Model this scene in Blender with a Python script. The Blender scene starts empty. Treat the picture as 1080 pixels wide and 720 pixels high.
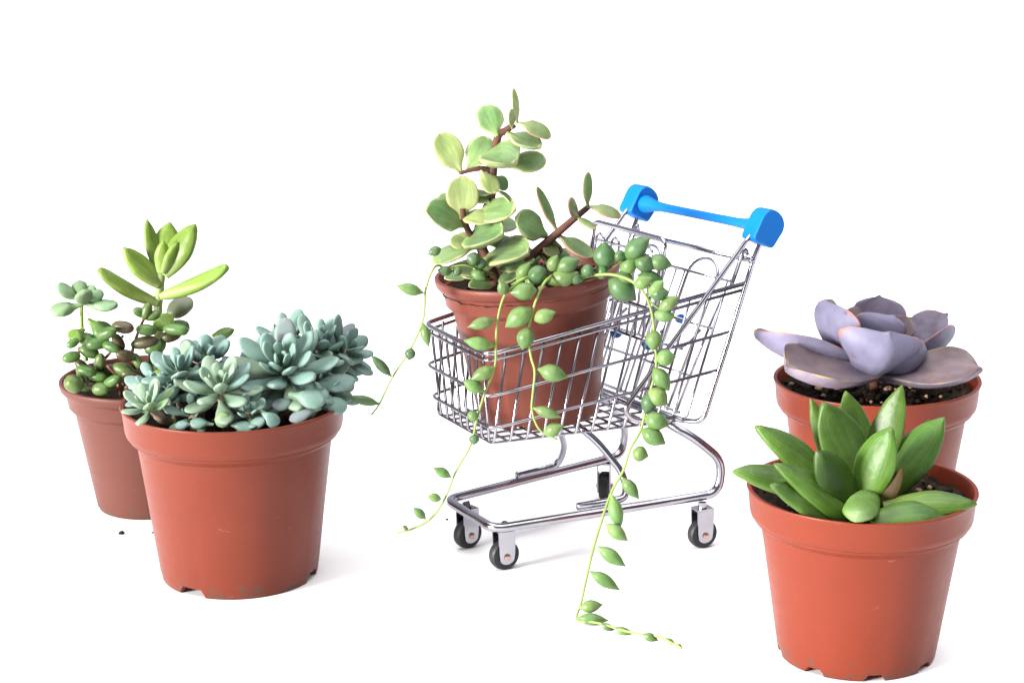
import bpy, math, random
from mathutils import Vector, Matrix, noise

# ---------------------------------------------------------------- camera, light
U = 0.03            # one pot radius in metres; all numbers below are in pot radii
Y0 = 19.4           # distance from the camera foot to the scene origin
F_PX, PITCH, ROLL, CAM_H = 2343.49, 0.2588, -0.0067, 7.143
CX, CY = 540.0, 360.0
scn = bpy.context.scene
col = scn.collection
rng = random.Random(7)

_cp, _sp = math.cos(PITCH), math.sin(PITCH)
FWD = Vector((0, _cp, -_sp))
_up, _rt = Vector((0, _sp, _cp)), Vector((1, 0, 0))
_cr, _sr = math.cos(ROLL), math.sin(ROLL)
RT = _cr * _rt + _sr * _up
UPV = -_sr * _rt + _cr * _up
CAM = Vector((0, 0, CAM_H))

cam_data = bpy.data.cameras.new("camera")
cam_data.sensor_width = 36.0
cam_data.lens = F_PX / 1080.0 * 36.0
cam_data.clip_start, cam_data.clip_end = 0.01, 200.0
cam = bpy.data.objects.new("camera", cam_data)
col.objects.link(cam)
cam.matrix_world = Matrix(((RT.x, UPV.x, -FWD.x, CAM.x * U),
                           (RT.y, UPV.y, -FWD.y, (CAM.y - Y0) * U),
                           (RT.z, UPV.z, -FWD.z, CAM.z * U),
                           (0, 0, 0, 1)))
scn.camera = cam
scn.view_settings.view_transform = 'Standard'
scn.view_settings.look = 'None'
scn.view_settings.exposure = 0.0
scn.view_settings.gamma = 1.0

world = bpy.data.worlds.new("World")
scn.world = world
world.use_nodes = True
wn, wl = world.node_tree.nodes, world.node_tree.links
wn.clear()
wo = wn.new('ShaderNodeOutputWorld')
wb = wn.new('ShaderNodeBackground')
wt = wn.new('ShaderNodeTexCoord')
ws = wn.new('ShaderNodeSeparateXYZ')
wl.new(wt.outputs['Generated'], ws.inputs[0])
wr = wn.new('ShaderNodeValToRGB')                     # overhead glow added to whiten the ground, dim room lower down
wr.color_ramp.interpolation = 'EASE'
wr.color_ramp.elements[0].position = 0.66
wr.color_ramp.elements[0].color = (0.042, 0.041, 0.053, 1)
wr.color_ramp.elements[1].position = 0.93
wr.color_ramp.elements[1].color = (1.0, 1.0, 1.0, 1)
wl.new(ws.outputs[2], wr.inputs[0])
w2 = wn.new('ShaderNodeValToRGB')                     # pale wall beyond the table
w2.color_ramp.interpolation = 'EASE'
w2.color_ramp.elements[0].position = 0.15
w2.color_ramp.elements[0].color = (0, 0, 0, 1)
w2.color_ramp.elements[1].position = 0.95
w2.color_ramp.elements[1].color = (0.10, 0.10, 0.115, 1)
wl.new(ws.outputs[1], w2.inputs[0])
wa = wn.new('ShaderNodeMix'); wa.data_type = 'RGBA'; wa.blend_type = 'ADD'
wa.inputs[0].default_value = 1.0
wl.new(wr.outputs[0], wa.inputs[6]); wl.new(w2.outputs[0], wa.inputs[7])
wl.new(wa.outputs[2], wb.inputs['Color'])
wb.inputs['Strength'].default_value = 4.9
wl.new(wb.outputs[0], wo.inputs[0])


def area_light(name, frm, to, size, power, color):
    d = bpy.data.lights.new(name, 'AREA')
    d.shape = 'RECTANGLE'
    d.size, d.size_y = size
    d.energy = power
    d.color = color
    o = bpy.data.objects.new(name, d)
    o.location = frm
    o.rotation_euler = (Vector(to) - Vector(frm)).to_track_quat('-Z', 'Y').to_euler()
    col.objects.link(o)
    return o


area_light("window_light", (-3.3, -2.1, 0.72), (0.0, 0.1, 0.05), (1.2, 1.1), 600.0, (1.0, 0.97, 0.94))


# ---------------------------------------------------------------- helpers
def V(*a):
    return Vector(a)


def px(u, v, y):
    """point on the line of sight of photo pixel (u, v), at distance y into the scene"""
    d = FWD + RT * ((u - CX) / F_PX) - UPV * ((v - CY) / F_PX)
    return CAM + d * (y / d.y)


def pxz(u, v, z):
    d = FWD + RT * ((u - CX) / F_PX) - UPV * ((v - CY) / F_PX)
    return CAM + d * ((z - CAM_H) / d.z)


def per_px(p):
    return (p - CAM).dot(FWD) / F_PX


class MB:
    def __init__(self):
        self.v, self.f, self.m, self.a = [], [], [], []

    def add(self, verts, faces, attrs=None, mat=0):
        o = len(self.v)
        self.v += [Vector(x) for x in verts]
        self.f += [tuple(i + o for i in f) for f in faces]
        self.m += [mat] * len(faces)
        self.a += attrs if attrs else [(0.0, 0.0, 0.0)] * len(verts)

    def tube(self, pts, r, n=8, closed=False, mat=0):
        m = len(pts)
        rr = r if isinstance(r, (list, tuple)) else [r] * m
        tang = []
        for i in range(m):
            a = pts[(i - 1) % m] if (closed or i > 0) else pts[i]
            b = pts[(i + 1) % m] if (closed or i < m - 1) else pts[i]
            t = (b - a)
            tang.append(t.normalized() if t.length > 1e-9 else V(0, 0, 1))
        ref = V(0, 0, 1) if abs(tang[0].z) < 0.9 else V(1, 0, 0)
        nrm = (ref - tang[0] * ref.dot(tang[0])).normalized()
        verts, faces = [], []
        for i in range(m):
            nrm = (nrm - tang[i] * nrm.dot(tang[i]))
            if nrm.length < 1e-6:
                nrm = tang[i].orthogonal()
            nrm.normalize()
            bi = tang[i].cross(nrm)
            for k in range(n):
                a = 2 * math.pi * k / n
                verts.append(pts[i] + (nrm * math.cos(a) + bi * math.sin(a)) * rr[i])
        last = m if closed else m - 1
        for i in range(last):
            j = (i + 1) % m
            for k in range(n):
                faces.append((i * n + k, i * n + (k + 1) % n, j * n + (k + 1) % n, j * n + k))
        if not closed:
            faces.append(tuple(range(n - 1, -1, -1)))
            faces.append(tuple((m - 1) * n + k for k in range(n)))
        tt = [(i / max(1, m - 1), 0.0, 0.0) for i in range(m) for _ in range(n)]
        self.add(verts, faces, tt, mat)

    def blob(self, c, rad, seed=0, amp=0.25, n=8, mat=0):
        verts, faces = [], []
        for i in range(n + 1):
            th = math.pi * i / n
            for k in range(n * 2):
                ph = math.pi * k / n
                d = V(math.sin(th) * math.cos(ph), math.sin(th) * math.sin(ph), math.cos(th))
                q = 1 + amp * noise.noise(d * 1.7 + V(seed * 3.1, seed, 0))
                verts.append(c + V(d.x * rad[0], d.y * rad[1], d.z * rad[2]) * q)
        w = n * 2
        for i in range(n):
            for k in range(w):
                faces.append((i * w + k, (i + 1) * w + k, (i + 1) * w + (k + 1) % w, i * w + (k + 1) % w))
        self.add(verts, faces, None, mat)

    def build(self, name, mats, parent=None, smooth=True, sharp=None):
        base = Vector(parent['_o']) if parent is not None else V(0, 0, 0)
        me = bpy.data.meshes.new(name)
        off = V(0, Y0, 0)
        me.from_pydata([((p - off) - base) * U for p in self.v], [], self.f)
        if not isinstance(mats, (list, tuple)):
            mats = [mats]
        for m in mats:
            me.materials.append(m)
        me.polygons.foreach_set('material_index', self.m)
        me.polygons.foreach_set('use_smooth', [smooth] * len(self.f))
        at = me.attributes.new('leafmap', 'FLOAT_VECTOR', 'POINT')
        at.data.foreach_set('vector', [c for a in self.a for c in a])
        me.update()
        if sharp:
            me.set_sharp_from_angle(angle=math.radians(sharp))
        o = bpy.data.objects.new(name, me)
        col.objects.link(o)
        if parent is not None:
            o.parent = parent
        o['_o'] = tuple(base)
        return o


def thing(name, p, label, cat, group=None):
    o = bpy.data.objects.new(name, None)
    o.empty_display_size = 0.005
    col.objects.link(o)
    b = Vector(p) - V(0, Y0, 0)
    o.location = b * U
    o['_o'] = tuple(b)
    o['label'], o['category'] = label, cat
    if group:
        o['group'] = group
    return o


def catmull(pts, n=6):
    P = [pts[0] * 2 - pts[1]] + list(pts) + [pts[-1] * 2 - pts[-2]]
    out = []
    for i in range(1, len(P) - 2):
        a, b, c, d = P[i - 1], P[i], P[i + 1], P[i + 2]
        for k in range(n):
            t = k / n
            out.append(0.5 * (2 * b + (c - a) * t + (2 * a - 5 * b + 4 * c - d) * t * t + (3 * b - a - 3 * c + d) * t ** 3))
    out.append(pts[-1])
    return out


def fillet(pts, r, n=6, closed=False):
    out = []
    m = len(pts)
    for i in range(m):
        if not closed and i in (0, m - 1):
            out.append(pts[i]); continue
        p, a, b = pts[i], pts[(i - 1) % m], pts[(i + 1) % m]
        da, db = a - p, b - p
        k = min(r, da.length * 0.45, db.length * 0.45)
        s, e = p + da.normalized() * k, p + db.normalized() * k
        for j in range(n + 1):
            t = j / n
            out.append(s * (1 - t) ** 2 + p * 2 * t * (1 - t) + e * t * t)
    return out


def curve_at(tab, t):
    """smooth monotone curve through the table (no kinks in a leaf's outline)"""
    n = len(tab)
    d = [(tab[i + 1][1] - tab[i][1]) / (tab[i + 1][0] - tab[i][0]) for i in range(n - 1)]
    m = [d[0]] + [0 if d[i - 1] * d[i] <= 0 else 2 * d[i - 1] * d[i] / (d[i - 1] + d[i]) for i in range(1, n - 1)] + [d[-1] * 1.6]
    for i in range(n - 1):
        t0, w0 = tab[i]
        t1, w1 = tab[i + 1]
        if t <= t1 or i == n - 2:
            h = t1 - t0
            q = max(0.0, min(1.0, (t - t0) / h))
            return (w0 * (1 + 2 * q) * (1 - q) ** 2 + h * m[i] * q * (1 - q) ** 2 + w1 * q * q * (3 - 2 * q) - h * m[i + 1] * q * q * (1 - q))


# half width along a leaf, base to tip
SPOON = [(0, .20), (.18, .30), (.62, 1.0), (.78, .95), (.92, .62), (1, .0)]
ROUND = [(0, .16), (.12, .30), (.38, .92), (.58, 1.0), (.80, .84), (.94, .48), (1, .0)]
LANCE = [(0, .55), (.25, .85), (.50, 1.0), (.78, .70), (.93, .28), (1, .0)]
SPINDLE = [(0, .10), (.10, .34), (.32, .90), (.50, 1.0), (.72, .74), (.92, .22), (1, .02)]
BALL = [(0, .12), (.06, .42), (.2, .78), (.5, 1.0), (.8, .80), (.94, .46), (1, .0)]
ELLIP = [(0, .30), (.10, .66), (.30, .94), (.52, 1.0), (.78, .84), (.93, .48), (1, .0)]
ECHEV = [(0, .34), (.22, .52), (.50, .88), (.70, 1.0), (.84, .86), (.925, .52), (.957, .24), (.975, .09), (1, .03)]
SLIM = [(0, .34), (.2, .50), (.55, .95), (.70, 1.0), (.86, .80), (.95, .46), (1, .0)]
TEAR = [(0, .12), (.08, .45), (.30, .92), (.48, 1.0), (.68, .82), (.86, .42), (.95, .17), (1, .02)]
FINGER = [(0, .35), (.25, .65), (.6, 1.0), (.82, .92), (.94, .6), (1, .0)]


def leaf(mb, p0, p1, W, T=0.3, prof=ROUND, nrm=None, bow=0.0, cup=0.0, keel=0.0, side_bow=0.0, nl=28, nc=20, wav=0.0, seed=0, mat=0, lens=1.0):
    """fat leaf from p0 to p1; W half width, T thickness / width, nrm the way its upper face looks"""
    ax = p1 - p0
    L = ax.length
    if nrm is None:
        nrm = V(0, -0.6, 0.8)
    nn = nrm - ax * (nrm.dot(ax) / (L * L))
    if nn.length < 1e-5:
        nn = ax.orthogonal()
    nn.normalize()
    sd = ax.cross(nn).normalized()
    pc = (p0 + p1) * 0.5 - nn * (bow * L) + sd * (side_bow * L)
    verts, faces, attrs = [], [], []
    for i in range(nl + 1):
        s = i / nl
        t = 0.5 - 0.5 * math.cos(math.pi * s)
        t = 0.35 * s + 0.65 * t
        c = p0 * (1 - t) ** 2 + pc * 2 * t * (1 - t) + p1 * t * t
        tg = ((pc - p0) * (1 - t) + (p1 - pc) * t).normalized()
        n2 = (nn - tg * nn.dot(tg)).normalized()
        s2 = tg.cross(n2)
        w = W * max(curve_at(prof, t), 0.012)
        th = min(W * T * (0.35 + 0.65 * math.sin(math.pi * min(1, .15 + t * .8))), w * max(T, 1.0) if T >= .9 else w * 0.95)
        if T >= 0.9:
            th = w * T
        for k in range(nc):
            a = 2 * math.pi * k / nc
            x, y = math.cos(a), math.sin(a)
            off = s2 * (x * w)
            hh = th * math.copysign(abs(y) ** lens, y)
            if y < 0 and keel:
                hh -= keel * w * (1 - abs(x)) ** 1.2
            hh += cup * w * x * x
            if wav:
                hh += wav * W * noise.noise(c * 6.0 / max(W * 8, .3) + s2 * x * 2 + V(seed * 7.3, 0, 0))
            verts.append(c + off + n2 * hh)
            e = max(abs(x) ** 1.5, max(0.0, (t - .78) / .22))
            attrs.append((t, e, y))
    for i in range(nl):
        for k in range(nc):
            faces.append((i * nc + k, i * nc + (k + 1) % nc, (i + 1) * nc + (k + 1) % nc, (i + 1) * nc + k))
    faces.append(tuple(range(nc - 1, -1, -1)))
    faces.append(tuple(nl * nc + k for k in range(nc)))
    mb.add(verts, faces, attrs, mat)


# ---------------------------------------------------------------- materials
ALB = 0.60         # leaves and plastics are darker than they look under bright studio light


def new_mat(name):
    m = bpy.data.materials.new(name)
    m.use_nodes = True
    nt = m.node_tree
    return m, nt, nt.nodes, nt.links, nt.nodes['Principled BSDF']


def ramp(nodes, stops, interp='LINEAR'):
    r = nodes.new('ShaderNodeValToRGB')
    r.color_ramp.interpolation = interp
    e = r.color_ramp.elements
    while len(e) < len(stops):
        e.new(0.5)
    for k, (p, c) in enumerate(stops):
        e[k].position = p
        e[k].color = (*c, 1) if len(c) == 3 else c
    return r


def mixc(nodes, links, fac, a, b, kind='MIX'):
    n = nodes.new('ShaderNodeMix')
    n.data_type = 'RGBA'
    n.blend_type = kind
    for sock, val in ((n.inputs[0], fac), (n.inputs[6], a), (n.inputs[7], b)):
        if isinstance(val, (int, float)):
            sock.default_value = val
        elif isinstance(val, tuple):
            sock.default_value = (*val, 1)
        else:
            links.new(val, sock)
    return n.outputs[2]


def leaf_mat(name, base, mid, tip, margin=None, margin_at=0.8, under=None, rough=0.42, var=0.25, hue=0.02, nscale=180, bloom=None, sss=0.12, spec=0.5, stripe=None, spots=None):
    m, nt, N, L, bs = new_mat(name)
    at = N.new('ShaderNodeAttribute'); at.attribute_name = 'leafmap'
    sp = N.new('ShaderNodeSeparateXYZ'); L.new(at.outputs['Vector'], sp.inputs[0])
    tc = N.new('ShaderNodeTexCoord')
    nz = N.new('ShaderNodeTexNoise'); nz.inputs['Scale'].default_value = nscale; nz.inputs['Detail'].default_value = 4
    L.new(tc.outputs['Object'], nz.inputs['Vector'])
    r = ramp(N, [(0, base), (.5, mid), (.86, mid), (1, tip)]); L.new(sp.outputs[0], r.inputs[0])
    c = r.outputs[0]
    if under:
        mr = N.new('ShaderNodeMapRange'); mr.inputs[1].default_value = -.35; mr.inputs[2].default_value = .35
        L.new(sp.outputs[2], mr.inputs[0])
        c = mixc(N, L, mr.outputs[0], under, c)
    if margin:
        ad = N.new('ShaderNodeMath'); ad.operation = 'MULTIPLY_ADD'; ad.inputs[1].default_value = .5; ad.inputs[2].default_value = -.25
        L.new(nz.outputs[0], ad.inputs[0])
        a2 = N.new('ShaderNodeMath'); L.new(ad.outputs[0], a2.inputs[0]); L.new(sp.outputs[1], a2.inputs[1])
        rr = ramp(N, [(margin_at - .02, (0, 0, 0)), (margin_at + .06, (1, 1, 1))]); L.new(a2.outputs[0], rr.inputs[0])
        c = mixc(N, L, rr.outputs[0], c, margin)
    if stripe:
        wv = N.new('ShaderNodeTexNoise'); wv.inputs['Scale'].default_value = 1.0; wv.inputs['Detail'].default_value = 2
        mp = N.new('ShaderNodeMapping'); mp.inputs['Scale'].default_value = (2.0, 9.0, 4.0)
        L.new(at.outputs['Vector'], mp.inputs[0]); L.new(mp.outputs[0], wv.inputs['Vector'])
        rs = ramp(N, [(.45, (0, 0, 0)), (.68, (1, 1, 1))]); L.new(wv.outputs[0], rs.inputs[0])
        c = mixc(N, L, rs.outputs[0], c, stripe)
    # uneven growth colour
    rn = ramp(N, [(.3, (1 - var,) * 3), (.7, (1 + var * .6,) * 3)]); L.new(nz.outputs[0], rn.inputs[0])
    c = mixc(N, L, 1.0, c, rn.outputs[0], 'MULTIPLY')
    if spots:
        n3 = N.new('ShaderNodeTexNoise'); n3.inputs['Scale'].default_value = spots[1]; n3.inputs['Detail'].default_value = 3
        L.new(tc.outputs['Object'], n3.inputs['Vector'])
        r3 = ramp(N, [(.66, (0, 0, 0)), (.73, (1, 1, 1))]); L.new(n3.outputs[0], r3.inputs[0])
        c = mixc(N, L, r3.outputs[0], c, spots[0])
    oi = N.new('ShaderNodeObjectInfo')
    hs = N.new('ShaderNodeHueSaturation')
    m1 = N.new('ShaderNodeMapRange'); m1.inputs[3].default_value = .5 - hue; m1.inputs[4].default_value = .5 + hue
    m2 = N.new('ShaderNodeMapRange'); m2.inputs[3].default_value = 1 - var * .6; m2.inputs[4].default_value = 1 + var * .6
    L.new(oi.outputs['Random'], m1.inputs[0]); L.new(m1.outputs[0], hs.inputs['Hue'])
    n4 = N.new('ShaderNodeMath'); n4.operation = 'FRACT'
    n5 = N.new('ShaderNodeMath'); n5.operation = 'MULTIPLY'; n5.inputs[1].default_value = 7.31
    L.new(oi.outputs['Random'], n5.inputs[0]); L.new(n5.outputs[0], n4.inputs[0]); L.new(n4.outputs[0], m2.inputs[0])
    L.new(m2.outputs[0], hs.inputs['Value']); L.new(c, hs.inputs['Color'])
    c = hs.outputs[0]
    if bloom:      # waxy powder, rubbed off in patches
        nb = N.new('ShaderNodeTexNoise'); nb.inputs['Scale'].default_value = 320; nb.inputs['Detail'].default_value = 5
        L.new(tc.outputs['Object'], nb.inputs['Vector'])
        rb = ramp(N, [(.35, (0, 0, 0)), (.75, (.55, .55, .55))]); L.new(nb.outputs[0], rb.inputs[0])
        c = mixc(N, L, rb.outputs[0], c, bloom)
    c = mixc(N, L, 1.0, c, (ALB, ALB, ALB), 'MULTIPLY')
    L.new(c, bs.inputs['Base Color'])
    rv = N.new('ShaderNodeMapRange'); rv.inputs[3].default_value = rough - .08; rv.inputs[4].default_value = rough + .12
    L.new(nz.outputs[0], rv.inputs[0]); L.new(rv.outputs[0], bs.inputs['Roughness'])
    bs.inputs['Specular IOR Level'].default_value = spec
    bs.inputs['Subsurface Weight'].default_value = sss
    bs.inputs['Subsurface Radius'].default_value = (.6, 1.0, .3)
    bs.inputs['Subsurface Scale'].default_value = 0.0015
    bp = N.new('ShaderNodeBump'); bp.inputs['Strength'].default_value = .18; bp.inputs['Distance'].default_value = .0008
    nf = N.new('ShaderNodeTexNoise'); nf.inputs['Scale'].default_value = 420; nf.inputs['Detail'].default_value = 4
    L.new(tc.outputs['Object'], nf.inputs['Vector']); L.new(nf.outputs[0], bp.inputs['Height']); L.new(bp.outputs[0], bs.inputs['Normal'])
    return m


def pot_mat(name, c1, c2, rough=.36):
    m, nt, N, L, bs = new_mat(name)
    tc = N.new('ShaderNodeTexCoord')
    nz = N.new('ShaderNodeTexNoise'); nz.inputs['Scale'].default_value = 40; nz.inputs['Detail'].default_value = 6
    L.new(tc.outputs['Object'], nz.inputs['Vector'])
    r = ramp(N, [(.3, c1), (.7, c2)]); L.new(nz.outputs[0], r.inputs[0])
    # scuffs: stretched pale scratches, and a dusting of dirt
    mp = N.new('ShaderNodeMapping'); mp.inputs['Scale'].default_value = (160, 160, 420)
    L.new(tc.outputs['Object'], mp.inputs[0])
    n2 = N.new('ShaderNodeTexNoise'); n2.inputs['Scale'].default_value = 1.0; n2.inputs['Detail'].default_value = 6; n2.inputs['Roughness'].default_value = .65
    L.new(mp.outputs[0], n2.inputs['Vector'])
    r2 = ramp(N, [(.66, (0, 0, 0)), (.76, (.35, .35, .35))]); L.new(n2.outputs[0], r2.inputs[0])
    c = mixc(N, L, r2.outputs[0], r.outputs[0], (.52, .32, .25))
    n3 = N.new('ShaderNodeTexNoise'); n3.inputs['Scale'].default_value = 900; n3.inputs['Detail'].default_value = 2
    L.new(tc.outputs['Object'], n3.inputs['Vector'])
    r3 = ramp(N, [(.70, (0, 0, 0)), (.78, (.5, .5, .5))]); L.new(n3.outputs[0], r3.inputs[0])
    c = mixc(N, L, r3.outputs[0], c, (.10, .05, .035))
    # soil splashed round the foot and under the rim, in ragged patches
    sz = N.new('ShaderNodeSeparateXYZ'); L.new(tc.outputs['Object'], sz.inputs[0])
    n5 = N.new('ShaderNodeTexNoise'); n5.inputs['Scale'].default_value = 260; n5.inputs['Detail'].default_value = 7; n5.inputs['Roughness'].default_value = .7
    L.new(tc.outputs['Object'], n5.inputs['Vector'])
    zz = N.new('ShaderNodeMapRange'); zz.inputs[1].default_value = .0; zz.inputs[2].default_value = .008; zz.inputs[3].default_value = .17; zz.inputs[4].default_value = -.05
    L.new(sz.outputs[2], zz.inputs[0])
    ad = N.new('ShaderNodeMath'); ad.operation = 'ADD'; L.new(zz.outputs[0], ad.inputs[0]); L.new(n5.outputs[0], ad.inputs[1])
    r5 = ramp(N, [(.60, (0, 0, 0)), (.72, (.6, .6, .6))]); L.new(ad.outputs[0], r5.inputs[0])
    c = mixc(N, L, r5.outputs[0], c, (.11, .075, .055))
    c = mixc(N, L, 1.0, c, (ALB, ALB, ALB), 'MULTIPLY')
    L.new(c, bs.inputs['Base Color'])
    rv = N.new('ShaderNodeMapRange'); rv.inputs[3].default_value = rough - .05; rv.inputs[4].default_value = rough + .14
    L.new(n2.outputs[0], rv.inputs[0]); L.new(rv.outputs[0], bs.inputs['Roughness'])
    bs.inputs['Specular IOR Level'].default_value = .22
    bs.inputs['Subsurface Weight'].default_value = .06
    bs.inputs['Subsurface Radius'].default_value = (1, .3, .15)
    bs.inputs['Subsurface Scale'].default_value = .001
    bp = N.new('ShaderNodeBump'); bp.inputs['Strength'].default_value = .10; bp.inputs['Distance'].default_value = .0006
    L.new(n2.outputs[0], bp.inputs['Height']); L.new(bp.outputs[0], bs.inputs['Normal'])
    return m


def plain_mat(name, c, rough=.4, metal=0.0, var=.12, scale=200, spec=.5, bump=.1):
    m, nt, N, L, bs = new_mat(name)
    tc = N.new('ShaderNodeTexCoord')
    nz = N.new('ShaderNodeTexNoise'); nz.inputs['Scale'].default_value = scale; nz.inputs['Detail'].default_value = 5
    L.new(tc.outputs['Object'], nz.inputs['Vector'])
    r = ramp(N, [(.3, tuple(x * (1 - var) for x in c)), (.7, tuple(min(1, x * (1 + var)) for x in c))])
    L.new(nz.outputs[0], r.inputs[0]); L.new(r.outputs[0], bs.inputs['Base Color'])
    rv = N.new('ShaderNodeMapRange'); rv.inputs[3].default_value = rough * .8; rv.inputs[4].default_value = rough * 1.25
    L.new(nz.outputs[0], rv.inputs[0]); L.new(rv.outputs[0], bs.inputs['Roughness'])
    bs.inputs['Metallic'].default_value = metal
    bs.inputs['Specular IOR Level'].default_value = spec
    if bump:
        bp = N.new('ShaderNodeBump'); bp.inputs['Strength'].default_value = bump; bp.inputs['Distance'].default_value = .0006
        L.new(nz.outputs[0], bp.inputs['Height']); L.new(bp.outputs[0], bs.inputs['Normal'])
    return m


M = {}
M['pot_orange'] = pot_mat('orange terracotta plastic', (.205, .035, .016), (.232, .042, .020))
M['pot_bright'] = pot_mat('bright terracotta plastic', (.245, .037, .014), (.275, .044, .018))
M['pot_brown'] = pot_mat('dull terracotta plastic', (.150, .046, .032), (.172, .055, .039), .42)
M['pot_reddish'] = pot_mat('red brown terracotta plastic', (.195, .050, .032), (.225, .060, .040), .40)
M['soil'] = plain_mat('peat soil', (.018, .011, .007), .95, 0, .8, 500, .15, .6)
M['pebble'] = plain_mat('pale grit', (.34, .22, .13), .8, 0, .5, 150, .3, .3)
M['chrome'] = plain_mat('chromed wire', (.37, .362, .40), .17, 1.0, .10, 120, .5, .03)
M['blue'] = plain_mat('blue plastic', (.0, .125, .44), .50, 0, .03, 90, .16, .03)
M['tyre'] = plain_mat('black rubber', (.012, .013, .014), .55, 0, .3, 300, .4, .1)
M['rivet_reflect'] = plain_mat('rivet metal', (.50, .33, .28), .3, 1.0, .2, 300, .5, .1)  # coppery reflection put into the rivet's base colour
M['white'] = plain_mat('white sheet', (.93, .93, .93), .9, 0, .01, 20, .1, 0)
M['bark'] = plain_mat('brown bark', (.075, .030, .020), .7, 0, .5, 300, .3, .4)
M['redstem'] = plain_mat('red brown stem', (.16, .055, .038), .6, 0, .35, 300, .4, .2)
M['greenstem'] = plain_mat('green stem', (.20, .28, .065), .5, 0, .2, 200, .4, .1)
M['palestem'] = plain_mat('pale stem', (.26, .33, .13), .5, 0, .2, 200, .4, .1)
M['bluestem'] = plain_mat('pinkish stem', (.24, .20, .14), .55, 0, .3, 200, .4, .15)
M['jade'] = leaf_mat('cream edged jade leaf', (.33, .45, .15), (.172, .320, .100), (.23, .36, .12), (.66, .64, .31), .74, under=(.38, .50, .21), rough=.36, var=.34, hue=.02, nscale=170, bloom=(.28, .41, .18), spec=.35, stripe=(.27, .41, .15))
M['jade_bright'] = leaf_mat('lime jade leaf', (0.505, 0.541, 0.226), (0.343, 0.469, 0.153), (0.451, 0.524, 0.198), (0.559, 0.559, 0.253), .72, under=(0.415, 0.487, 0.198), rough=.36, var=.22, nscale=150, stripe=(0.487, 0.541, 0.226), spec=.35)
M['jade_red'] = leaf_mat('red edged jade leaf', (.27, .34, .11), (.185, .29, .09), (.34, .32, .13), (.47, .30, .19), .74, under=(.37, .42, .18), rough=.38, var=.28, nscale=150, spec=.35)
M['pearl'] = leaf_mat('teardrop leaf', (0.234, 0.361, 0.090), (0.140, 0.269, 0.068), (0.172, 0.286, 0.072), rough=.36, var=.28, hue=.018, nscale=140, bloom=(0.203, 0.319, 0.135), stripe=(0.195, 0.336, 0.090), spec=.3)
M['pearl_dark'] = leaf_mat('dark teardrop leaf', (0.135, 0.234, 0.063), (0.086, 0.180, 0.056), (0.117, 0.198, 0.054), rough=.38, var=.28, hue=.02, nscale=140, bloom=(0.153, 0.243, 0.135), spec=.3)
M['blueleaf'] = leaf_mat('powdery blue green leaf', (0.197, 0.324, 0.190), (0.184, 0.328, 0.271), (0.233, 0.362, 0.305), rough=.50, var=.20, hue=.015, nscale=120, bloom=(0.305, 0.438, 0.400), margin=(0.269, 0.343, 0.286), margin_at=.93, spec=.35)
M['paleblue'] = leaf_mat('pale green leaf', (0.257, 0.390, 0.190), (0.285, 0.418, 0.275), (0.313, 0.428, 0.285), rough=.48, var=.20, hue=.02, nscale=120, bloom=(0.380, 0.503, 0.400), spec=.35)
M['plum'] = leaf_mat('bruised blue leaf', (0.180, 0.271, 0.198), (0.208, 0.298, 0.271), (0.262, 0.234, 0.279), rough=.48, var=.25, nscale=120, bloom=(0.325, 0.343, 0.378), spec=.35)
M['green'] = leaf_mat('glossy green leaf', (.165, .275, .028), (.062, .160, .013), (.08, .165, .015), rough=.40, var=.34, hue=.014, nscale=90, stripe=(.115, .225, .028), bloom=(.11, .205, .045), under=(.08, .165, .015), spec=.32)
M['greendark'] = leaf_mat('dark green leaf', (0.048, 0.112, 0.010), (0.036, 0.100, 0.010), (0.056, 0.128, 0.016), rough=.42, var=.3, nscale=90, spec=.28)
M['greenblunt'] = leaf_mat('blunt green leaf', (.10, .22, .02), (.15, .30, .05), (.24, .40, .15), rough=.45, var=.25, nscale=110, bloom=(.22, .36, .14), spec=.28)
M['brownleaf'] = leaf_mat('browning leaf', (.04, .07, .008), (.075, .052, .010), (.11, .05, .012), rough=.6, var=.3, nscale=150, spec=.15)
M['purple'] = leaf_mat('lilac leaf', (.26, .25, .375), (.205, .160, .225), (.21, .15, .18), margin=(.46, .24, .20), margin_at=.975, under=(.285, .265, .40), rough=.52, var=.28, hue=.012, nscale=110, bloom=(.31, .30, .43), spots=((.17, .095, .08), 190), spec=.25)
M['purple_brown'] = leaf_mat('dusky lilac leaf', (.29, .255, .335), (.205, .138, .148), (.22, .145, .125), margin=(.44, .33, .16), margin_at=.972, under=(.29, .24, .315), rough=.52, var=.3, hue=.012, nscale=110, bloom=(.28, .23, .27), spots=((.16, .085, .06), 190), spec=.25)
M['lime'] = leaf_mat('yellow green leaf', (.40, .52, .18), (.20, .345, .045), (.16, .29, .03), rough=.38, var=.25, hue=.012, nscale=90, stripe=(.31, .46, .10), spec=.3)
M['lime_backlit'] = leaf_mat('backlit grey green leaf', (.36, .42, .22), (.25, .30, .17), (.22, .26, .16), rough=.42, var=.2, nscale=120)  # paleness of light coming through from behind, painted into the leaf colour
M['bean'] = leaf_mat('jelly bean leaf', (.14, .24, .04), (.085, .175, .030), (.11, .14, .035), rough=.36, var=.4, hue=.025, nscale=140, bloom=(.15, .25, .09), spec=.35)
M['beanred'] = leaf_mat('reddish bean leaf', (.14, .16, .04), (.095, .075, .032), (.12, .06, .04), rough=.38, var=.4, hue=.03, nscale=140, spec=.35)
M['sedum'] = leaf_mat('soft green leaf', (.25, .40, .15), (.22, .37, .17), (.26, .40, .21), rough=.45, var=.2, nscale=120, bloom=(.31, .46, .28), spec=.35)

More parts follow.
